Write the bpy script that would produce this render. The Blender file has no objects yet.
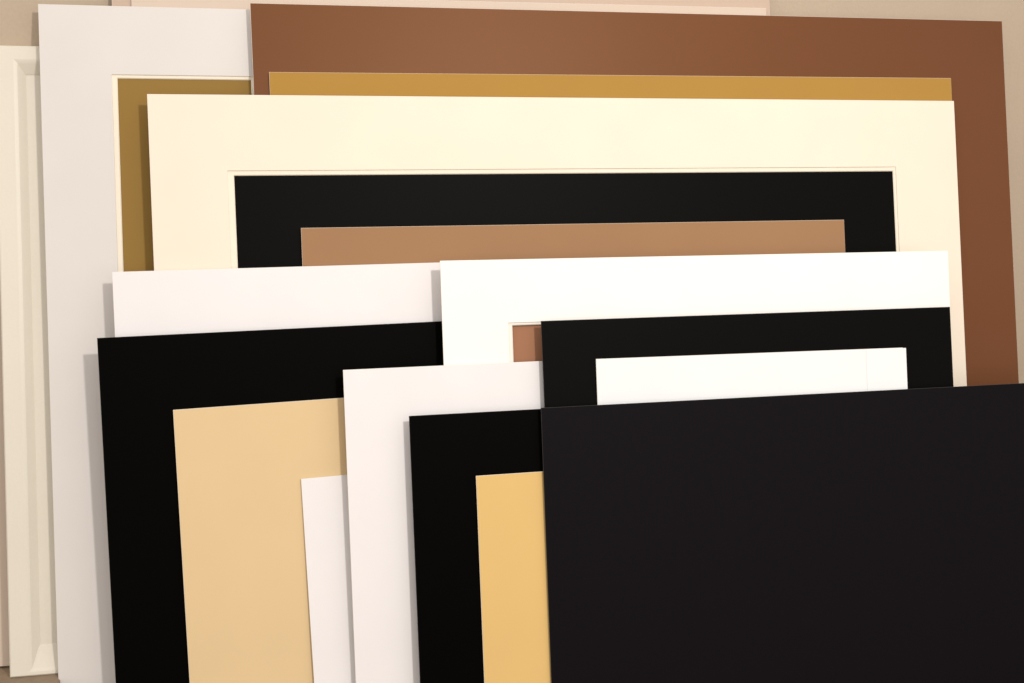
import bpy, bmesh, math
from mathutils import Vector, Matrix

# ---------------------------------------------------------------- scene
sc = bpy.context.scene
C = sc.collection
sc.render.engine = 'CYCLES'
sc.view_settings.view_transform = 'Standard'
sc.view_settings.look = 'None'
sc.view_settings.exposure = 0.0
sc.view_settings.gamma = 1.0

# Every board stands on the floor (z = 0) and leans back on the ones behind it
# (wall at y = 0).  o = top left corner of its front, in metres; W, H = size;
# yaw / lean / spin = how it is turned, how far it leans, how skew it stands.
PLACE = {
    'b0': dict(o=(-0.13491, -0.00290, 0.98318), W=0.8569, H=1.0016, yaw=-0.01571, lean=0.19199, spin=0.00000),
    'b1': dict(o=(-0.11213, -0.01545, 0.93793), W=0.8270, H=0.9555, yaw=-0.01571, lean=0.19199, spin=0.00000),
    'sliver': dict(o=(-0.37333, -0.00240, 0.78875), W=0.1188, H=0.6585, yaw=-0.02744, lean=0.19849, spin=-0.00710),
    'frame': dict(o=(-0.27110, -0.01690, 0.87402), W=0.1050, H=0.7486, yaw=-0.02744, lean=0.19849, spin=-0.00710),
    'ochreback': dict(o=(-0.20570, -0.02268, 0.90363), W=0.3158, H=0.9212, yaw=-0.02000, lean=0.19553, spin=-0.00482),
    'mat2': dict(o=(-0.21805, -0.02172, 0.92187), W=0.3386, H=0.9398, yaw=-0.02000, lean=0.19553, spin=-0.00482, win=(0.0808, -0.0824, 0.2468, -0.0831)),
    'brown': dict(o=(0.02788, -0.04049, 0.92690), W=1.0451, H=0.9430, yaw=-0.00030, lean=0.18526, spin=0.00024),
    'ochre': dict(o=(0.04700, -0.05934, 0.84398), W=0.9363, H=0.8586, yaw=-0.00250, lean=0.18480, spin=0.00212),
    'blackback': dict(o=(-0.07644, -0.07391, 0.80001), W=1.0386, H=0.8141, yaw=0.00209, lean=0.18606, spin=-0.00182),
    'cream': dict(o=(-0.09611, -0.07381, 0.81620), W=1.0793, H=0.8305, yaw=0.00209, lean=0.18606, spin=-0.00182, win=(0.0886, -0.0902, 0.9844, -0.0927)),
    'tanbr': dict(o=(0.07688, -0.10589, 0.65681), W=0.7251, H=0.6682, yaw=-0.00369, lean=0.18529, spin=-0.00340),
    'midl': dict(o=(-0.14313, -0.11965, 0.61068), W=0.4394, H=0.6215, yaw=0.00320, lean=0.18656, spin=0.00277),
    'blackl': dict(o=(-0.16094, -0.14945, 0.53814), W=0.5046, H=0.5471, yaw=0.02461, lean=0.18146, spin=0.00702),
    'tanl': dict(o=(-0.08003, -0.16946, 0.45320), W=0.3046, H=0.4609, yaw=0.03940, lean=0.18293, spin=0.01103),
    'wsmall': dict(o=(0.06313, -0.18311, 0.36390), W=0.1073, H=0.3709, yaw=0.04721, lean=0.19490, spin=0.01215),
    'brownwin': dict(o=(0.26516, -0.14643, 0.59247), W=0.6344, H=0.6024, yaw=-0.01332, lean=0.18170, spin=-0.00455),
    'wcent': dict(o=(0.24047, -0.14700, 0.61694), W=0.6913, H=0.6273, yaw=-0.01332, lean=0.18170, spin=-0.00455, win=(0.0821, -0.0755, 0.5814, -0.0808)),
    'wfront': dict(o=(0.11695, -0.17612, 0.49256), W=0.3727, H=0.5005, yaw=-0.00128, lean=0.17871, spin=-0.00106),
    'blackr': dict(o=(0.35981, -0.17827, 0.54279), W=0.5631, H=0.5528, yaw=-0.00704, lean=0.19038, spin=-0.00235),
    'wh1': dict(o=(0.42692, -0.19120, 0.49464), W=0.4184, H=0.5035, yaw=-0.02005, lean=0.18797, spin=-0.00511),
    'wh2': dict(o=(0.79189, -0.19945, 0.49236), W=0.0574, H=0.5012, yaw=-0.02005, lean=0.18797, spin=-0.00511),
    'blackf': dict(o=(0.19101, -0.20433, 0.43876), W=0.2373, H=0.4463, yaw=-0.00421, lean=0.18452, spin=-0.00097),
    'tanf': dict(o=(0.26808, -0.22250, 0.36468), W=0.1816, H=0.3707, yaw=-0.00195, lean=0.17990, spin=-0.00146),
    'dark': dict(o=(0.35072, -0.21402, 0.44187), W=0.7844, H=0.4488, yaw=-0.00700, lean=0.17594, spin=-0.00249),
}

# ---------------------------------------------------------------- materials
def srgb(r, g, b):
    def f(c):
        c /= 255.0
        return c / 12.92 if c <= 0.04045 else ((c + 0.055) / 1.055) ** 2.4
    return (f(r), f(g), f(b), 1.0)

def paper(name, col, rough=0.75, spec=0.25, mottle=0.03, bump=0.05, fibre=900.0, tint=(1, 1, 1)):
    m = bpy.data.materials.new(name); m.use_nodes = True
    nt = m.node_tree; N = nt.nodes; L = nt.links
    b = N['Principled BSDF']
    b.inputs['Roughness'].default_value = rough
    b.inputs['Specular IOR Level'].default_value = spec
    b.inputs['Specular Tint'].default_value = (*tint, 1)
    tc = N.new('ShaderNodeTexCoord')
    n1 = N.new('ShaderNodeTexNoise'); n1.inputs['Scale'].default_value = 9.0
    n1.inputs['Detail'].default_value = 3.0
    n2 = N.new('ShaderNodeTexNoise'); n2.inputs['Scale'].default_value = fibre
    n2.inputs['Detail'].default_value = 2.0
    L.new(tc.outputs['Object'], n1.inputs['Vector'])
    L.new(tc.outputs['Object'], n2.inputs['Vector'])
    add = N.new('ShaderNodeMath'); add.operation = 'MULTIPLY_ADD'
    L.new(n2.outputs['Fac'], add.inputs[0]); add.inputs[1].default_value = 0.6
    L.new(n1.outputs['Fac'], add.inputs[2])
    mr = N.new('ShaderNodeMapRange')
    mr.inputs['From Min'].default_value = 0.45; mr.inputs['From Max'].default_value = 1.15
    mr.inputs['To Min'].default_value = 1.0 - mottle; mr.inputs['To Max'].default_value = 1.0 + mottle
    L.new(add.outputs[0], mr.inputs['Value'])
    mx = N.new('ShaderNodeVectorMath'); mx.operation = 'SCALE'
    mx.inputs[0].default_value = col[:3]
    L.new(mr.outputs['Result'], mx.inputs['Scale'])
    L.new(mx.outputs[0], b.inputs['Base Color'])
    bp = N.new('ShaderNodeBump'); bp.inputs['Strength'].default_value = bump
    bp.inputs['Distance'].default_value = 0.001
    L.new(n2.outputs['Fac'], bp.inputs['Height'])
    L.new(bp.outputs[0], b.inputs['Normal'])
    return m

def lin(r, g, b): return (r, g, b, 1.0)
M = dict(
    ivory_core=paper('mat_core_ivory', lin(.79, .72, .60)),
    core=paper('mat_core_white', lin(.80, .76, .69)),
    black_core=paper('mat_core_black', lin(.045, .042, .040)),
    tan_core=paper('mat_core_tan', lin(.78, .68, .56)),
    pinkwhite=paper('paper_warm_white', lin(.65, .615, .595)),
    palepink=paper('paper_pale_pink', lin(.58, .475, .39)),
    drab=paper('paper_drab_pink', lin(.50, .38, .30)),
    brown=paper('paper_brown', lin(.132, .047, .019), rough=.45, spec=.30, tint=(1.0, .64, .40)),
    ochre=paper('paper_ochre', lin(.375, .206, .040)),
    darkochre=paper('paper_dark_ochre', lin(.256, .150, .034)),
    black=paper('paper_black', lin(.0010, .0008, .0005), rough=.47, spec=.025),
    soft_black=paper('paper_soft_black', lin(.0022, .0020, .0017), rough=.5, spec=.04),
    cream=paper('paper_cream', lin(.785, .692, .578)),
    clay=paper('paper_clay', lin(.31, .170, .084)),
    white=paper('paper_white', lin(.84, .82, .79)),
    softwhite=paper('paper_soft_white', lin(.755, .730, .735)),
    brightwhite=paper('paper_bright_white', lin(.76, .77, .78)),
    tan=paper('paper_tan', lin(.65, .482, .272)),
    gold=paper('paper_golden_tan', lin(.65, .435, .165)),
    rust=paper('paper_rust', lin(.33, .155, .085)),
    charcoal=paper('paper_charcoal', lin(.0046, .0035, .0049), rough=.5, spec=.06),
    door=paper('cream_paint', lin(.68, .635, .545), rough=.45, spec=.4, fibre=300),
    wall=paper('wall_paint', lin(.465, .375, .285), rough=.85, fibre=220, bump=.25, mottle=.05),
    floor=paper('floor_brown', lin(.26, .19, .13), rough=.6, fibre=120, bump=.3, mottle=.15),
)

# ---------------------------------------------------------------- builders
def link(name, bm, mats, parent=None):
    me = bpy.data.meshes.new(name); bm.to_mesh(me); bm.free()
    for m in mats: me.materials.append(m)
    o = bpy.data.objects.new(name, me); C.objects.link(o)
    if parent: o.parent = parent
    return o

def face(bm, pts, mat=0):
    f = bm.faces.new([bm.verts.new(p) for p in pts]); f.material_index = mat
    return f

def finish(bm, dist=1e-6):
    bmesh.ops.remove_doubles(bm, verts=bm.verts, dist=dist)
    bmesh.ops.recalc_face_normals(bm, faces=bm.faces)

def sheet(W, H, t, y0=0.0, hole=None, cut=0.0, inset=None):
    """Board in the XZ plane, front face at y = y0 looking to -y, bottom at z = 0.
    slot 0 = face paper, slot 1 = cut edge.  hole = (x0, z0, x1, z1); cut = how much
    the hole narrows towards the back (a 45 degree bevel when cut = t)."""
    bm = bmesh.new()
    e = min(0.00035, t * .2)                         # softened arris
    def ring(x0, z0, x1, z1, y): return [(x0, y, z0), (x1, y, z0), (x1, y, z1), (x0, y, z1)]
    Fo = ring(e, e, W - e, H - e, y0); Fm = ring(0, 0, W, H, y0 + e)
    Bk = ring(0, 0, W, H, y0 + t)
    def strip(a, b, m):
        for i in range(4):
            j = (i + 1) % 4
            face(bm, [a[i], a[j], b[j], b[i]], m)
    strip(Fo, Fm, 1); strip(Fm, Bk, 1)
    if hole:
        x0, z0, x1, z1 = hole
        Fh = ring(x0, z0, x1, z1, y0)
        Bh = ring(x0 + cut, z0 + cut, x1 - cut, z1 - cut, y0 + t)
        strip(Fo, Fh, 0); strip(Fh, Bh, 1); strip(Bh, Bk, 1)
    else:
        face(bm, Fo, 0); face(bm, Bk, 1)
    finish(bm)
    return bm

def place(o, key):
    p = PLACE[key]
    y, l, r = p['yaw'], p['lean'], p['spin']
    n = Vector((-math.sin(y), math.cos(y), 0)); u = Vector((math.cos(y), math.sin(y), 0))
    w = math.cos(l) * Vector((0, 0, 1)) + math.sin(l) * n
    X = math.cos(r) * u + math.sin(r) * w
    Z = math.cos(r) * w - math.sin(r) * u
    Y = Z.cross(X)
    base = Vector(p['o']) - Z * p['H']
    o.matrix_world = Matrix.Translation(base) @ Matrix((X, Y, Z)).transposed().to_4x4()

def tag(o, label, cat, group=None):
    o['label'] = label; o['category'] = cat
    if group: o['group'] = group

G = 'mat boards leaning in the stack'
GW = 'mats with a cut window in the stack'

def board(key, mat, label, core='core', t=0.0014, name='mat_board', cat='mat board'):
    p = PLACE[key]
    o = link(name, sheet(p['W'], p['H'], t), [M[mat], M[core]])
    place(o, key); tag(o, label, cat, G)
    return o

def window_mat(key, mat, lip, label, bottom, core='core'):
    p = PLACE[key]; W, H = p['W'], p['H']
    x0, zt, x1, zt2 = p['win']
    hole = (x0, bottom, x1, H + (zt + zt2) / 2)
    root = bpy.data.objects.new('window_mat', None); C.objects.link(root)
    root.empty_display_size = .05
    place(root, key); tag(root, label, 'picture mat', GW)
    t1 = .0014
    link('mat_face', sheet(W, H, t1, 0.0, hole, .0004), [M[mat], M['core']], root)
    h2 = (hole[0] + lip - .0010, hole[1] + lip - .0010, hole[2] - lip + .0010, hole[3] - lip + .0010)
    link('window_bevel', sheet(W - .004, H - .002, .0010, t1 + .0001, h2, .0010), [M[core], M[core]], root)
    for c in root.children:
        if c.name.startswith('window_bevel'): c.location.x = 0.002; 
    return root

# ---------------------------------------------------------------- setting
def box(x0, x1, y0, y1, z0, z1):
    bm = bmesh.new(); bmesh.ops.create_cube(bm, size=1.0)
    for v in bm.verts:
        v.co = Vector(((x0 + x1) / 2 + v.co.x * (x1 - x0), (y0 + y1) / 2 + v.co.y * (y1 - y0), (z0 + z1) / 2 + v.co.z * (z1 - z0)))
    return bm

wall = link('wall', box(-3, 4, 0, .1, -.1, 2.6), [M['wall']]); wall['kind'] = 'structure'
floor = link('floor', box(-3, 4, -3.2, -.001, -.1, 0), [M['floor']]); floor['kind'] = 'structure'

# ---------------------------------------------------------------- cream panelled door at the left
def door():
    p = PLACE['frame']; W = .30; H = p['H']; W = max(p['W'], W) if False else p['W']
    root = bpy.data.objects.new('cupboard_door', None); C.objects.link(root)
    place(root, 'frame')
    tag(root, 'cream painted cupboard door with moulded border, leaning at the far left', 'cupboard door')
    T = .016
    # profile along the border, (distance in from the outer edge, height of the face below the front)
    def border(flat, slope):
        return [(0, T), (0, .0015), (.0015, 0), (flat, 0), (flat + .002, .0006), (flat + .004, .0014),
                (flat + slope - .002, .0075), (flat + slope - .0003, .0088), (flat + slope + .0008, .0090)]
    sides = dict(l=border(.021, .013), t=border(.0165, .0175), r=border(.021, .013), b=border(.005, .030))
    n = len(sides['l'])
    def corner(i, sx, sz):
        h, v = (sides['l'] if sx < 0 else sides['r'])[i], (sides['b'] if sz < 0 else sides['t'])[i]
        return (h[0] if sx < 0 else W - h[0], h[1], v[0] if sz < 0 else H - v[0])
    spec = [('stile', (-1, -1), (-1, 1)), ('rail', (-1, 1), (1, 1)), ('stile', (1, 1), (1, -1)), ('rail', (1, -1), (-1, -1))]
    for nm, a, b in spec:
        bm = bmesh.new()
        for i in range(n - 1):
            face(bm, [corner(i, *a), corner(i, *b), corner(i + 1, *b), corner(i + 1, *a)])
        # underside and mitred ends
        A = [corner(i, *a) for i in range(n)]; B = [corner(i, *b) for i in range(n)]
        Ae = (A[-1][0], T, A[-1][2]); Be = (B[-1][0], T, B[-1][2])
        face(bm, [A[-1], B[-1], Be, Ae]); face(bm, [A[0], B[0], Be, Ae])
        face(bm, A + [Ae]); face(bm, B + [Be])
        finish(bm)
        link(nm, bm, [M['door']], root)
    x0, x1 = .0345, W - .0345
    bm = box(x0 - .001, x1 + .001, .0086, .0145, .0345, H - .0335)
    link('panel', bm, [M['door']], root)
    return root
door()

# ---------------------------------------------------------------- the stack, back to front
board('b0', 'drab', 'dull beige pink board against the wall, rearmost of the stack, taller than the picture')
board('b1', 'palepink', 'pale pink white board whose thin top edge shows above the big brown board')
board('sliver', 'palepink', 'pale pinkish board showing as a sliver left of the cream cupboard door')
board('ochreback', 'darkochre', 'dark ochre backing board seen through the window of the tall warm white mat')
window_mat('mat2', 'pinkwhite', .0045, 'tall warm white mat at the left with a window onto dark ochre board', .085, 'ivory_core')
board('brown', 'brown', 'large chocolate brown board behind the ochre and cream boards, reaching the right side')
board('ochre', 'ochre', 'ochre yellow board showing as a long strip between brown board and cream mat', core='tan_core')
board('blackback', 'soft_black', 'black board seen through the window of the wide cream mat', core='black_core')
window_mat('cream', 'cream', .0060, 'wide cream mat with a window onto black board, in front of the ochre board', .085, 'ivory_core')
board('tanbr', 'clay', 'clay brown board standing inside the window of the wide cream mat', core='tan_core')
board('midl', 'softwhite', 'plain soft white board right behind the large black board at the left')
board('blackl', 'black', 'large black board at the left with a tan board in front of it', core='black_core')
board('tanl', 'tan', 'light tan board standing in front of the large left black board')
board('wsmall', 'softwhite', 'low white board between the light tan board and the front white board')
board('brownwin', 'rust', 'reddish brown backing board glimpsed through the window of the central white mat')
window_mat('wcent', 'white', .0038, 'bright white mat in the centre with a small window corner onto reddish brown', .07)
board('wfront', 'softwhite', 'white board overlapping the light tan board, left of the narrow black board')
board('blackr', 'soft_black', 'wide black board at the right framing two bright white boards', core='black_core')
board('wh1', 'brightwhite', 'long bright white board standing in front of the wide black board at the right')
board('wh2', 'brightwhite', 'narrow bright white piece over the right end of the long bright white board', t=0.0004)
board('blackf', 'black', 'narrow black board with a golden tan board in front, left of the charcoal board', core='black_core')
board('tanf', 'gold', 'golden tan board squeezed between narrow black board and charcoal board')
board('dark', 'charcoal', 'big charcoal black board in front of everything at the lower right', core='black_core')

# ---------------------------------------------------------------- what the door stands on
bx = link('wooden_block', box(-.37, -.2232, -.235, -.004, .0, 0.1402 - .001), [M['floor']])
bx.modifiers.new('bevel', 'BEVEL').width = .002
tag(bx, 'low brown wooden block under the cream cupboard door, bottom left corner', 'wooden block')

# ---------------------------------------------------------------- light
def area(name, loc, target, size, power, col):
    l = bpy.data.lights.new(name, 'AREA'); l.shape = 'DISK'; l.size = size; l.energy = power; l.color = col
    o = bpy.data.objects.new(name, l); C.objects.link(o); o.location = loc
    o.rotation_euler = (Vector(target) - Vector(loc)).to_track_quat('-Z', 'Y').to_euler()
    return o
def spot(name, loc, target, radius, power, col, cone):
    l = bpy.data.lights.new(name, 'SPOT'); l.shadow_soft_size = radius; l.energy = power; l.color = col
    l.spot_size = math.radians(cone); l.spot_blend = 1.0
    o = bpy.data.objects.new(name, l); C.objects.link(o); o.location = loc
    o.rotation_euler = (Vector(target) - Vector(loc)).to_track_quat('-Z', 'Y').to_euler()
    return o
spot('flash', (.72, -1.95, 1.62), (.36, -.2, .50), .055, 100, (1.0, .95, .885), 80)
w = bpy.data.worlds.new('World'); sc.world = w; w.use_nodes = True
w.node_tree.nodes['Background'].inputs[0].default_value = (1.0, .945, .885, 1)
w.node_tree.nodes['Background'].inputs[1].default_value = 1.17

# ---------------------------------------------------------------- camera
cd = bpy.data.cameras.new('camera'); co = bpy.data.objects.new('camera', cd); C.objects.link(co)
cd.sensor_fit = 'HORIZONTAL'; cd.sensor_width = 36.0
cd.lens = 1164.31235 / 1024 * 36.0
cd.clip_start = .02; cd.clip_end = 50
yaw, pitch, roll = 0.23219144, -0.17356866, -0.0014001
F = Vector((math.sin(yaw) * math.cos(pitch), math.cos(yaw) * math.cos(pitch), math.sin(pitch)))
Rt = Vector((math.cos(yaw), -math.sin(yaw), 0)); U = Rt.cross(F)
R2 = math.cos(roll) * Rt + math.sin(roll) * U; U2 = -math.sin(roll) * Rt + math.cos(roll) * U
co.matrix_world = Matrix.Translation((0, -1.545, 0.765)) @ Matrix((R2, U2, -F)).transposed().to_4x4()
sc.camera = co
sc.render.resolution_x = 1024; sc.render.resolution_y = 683
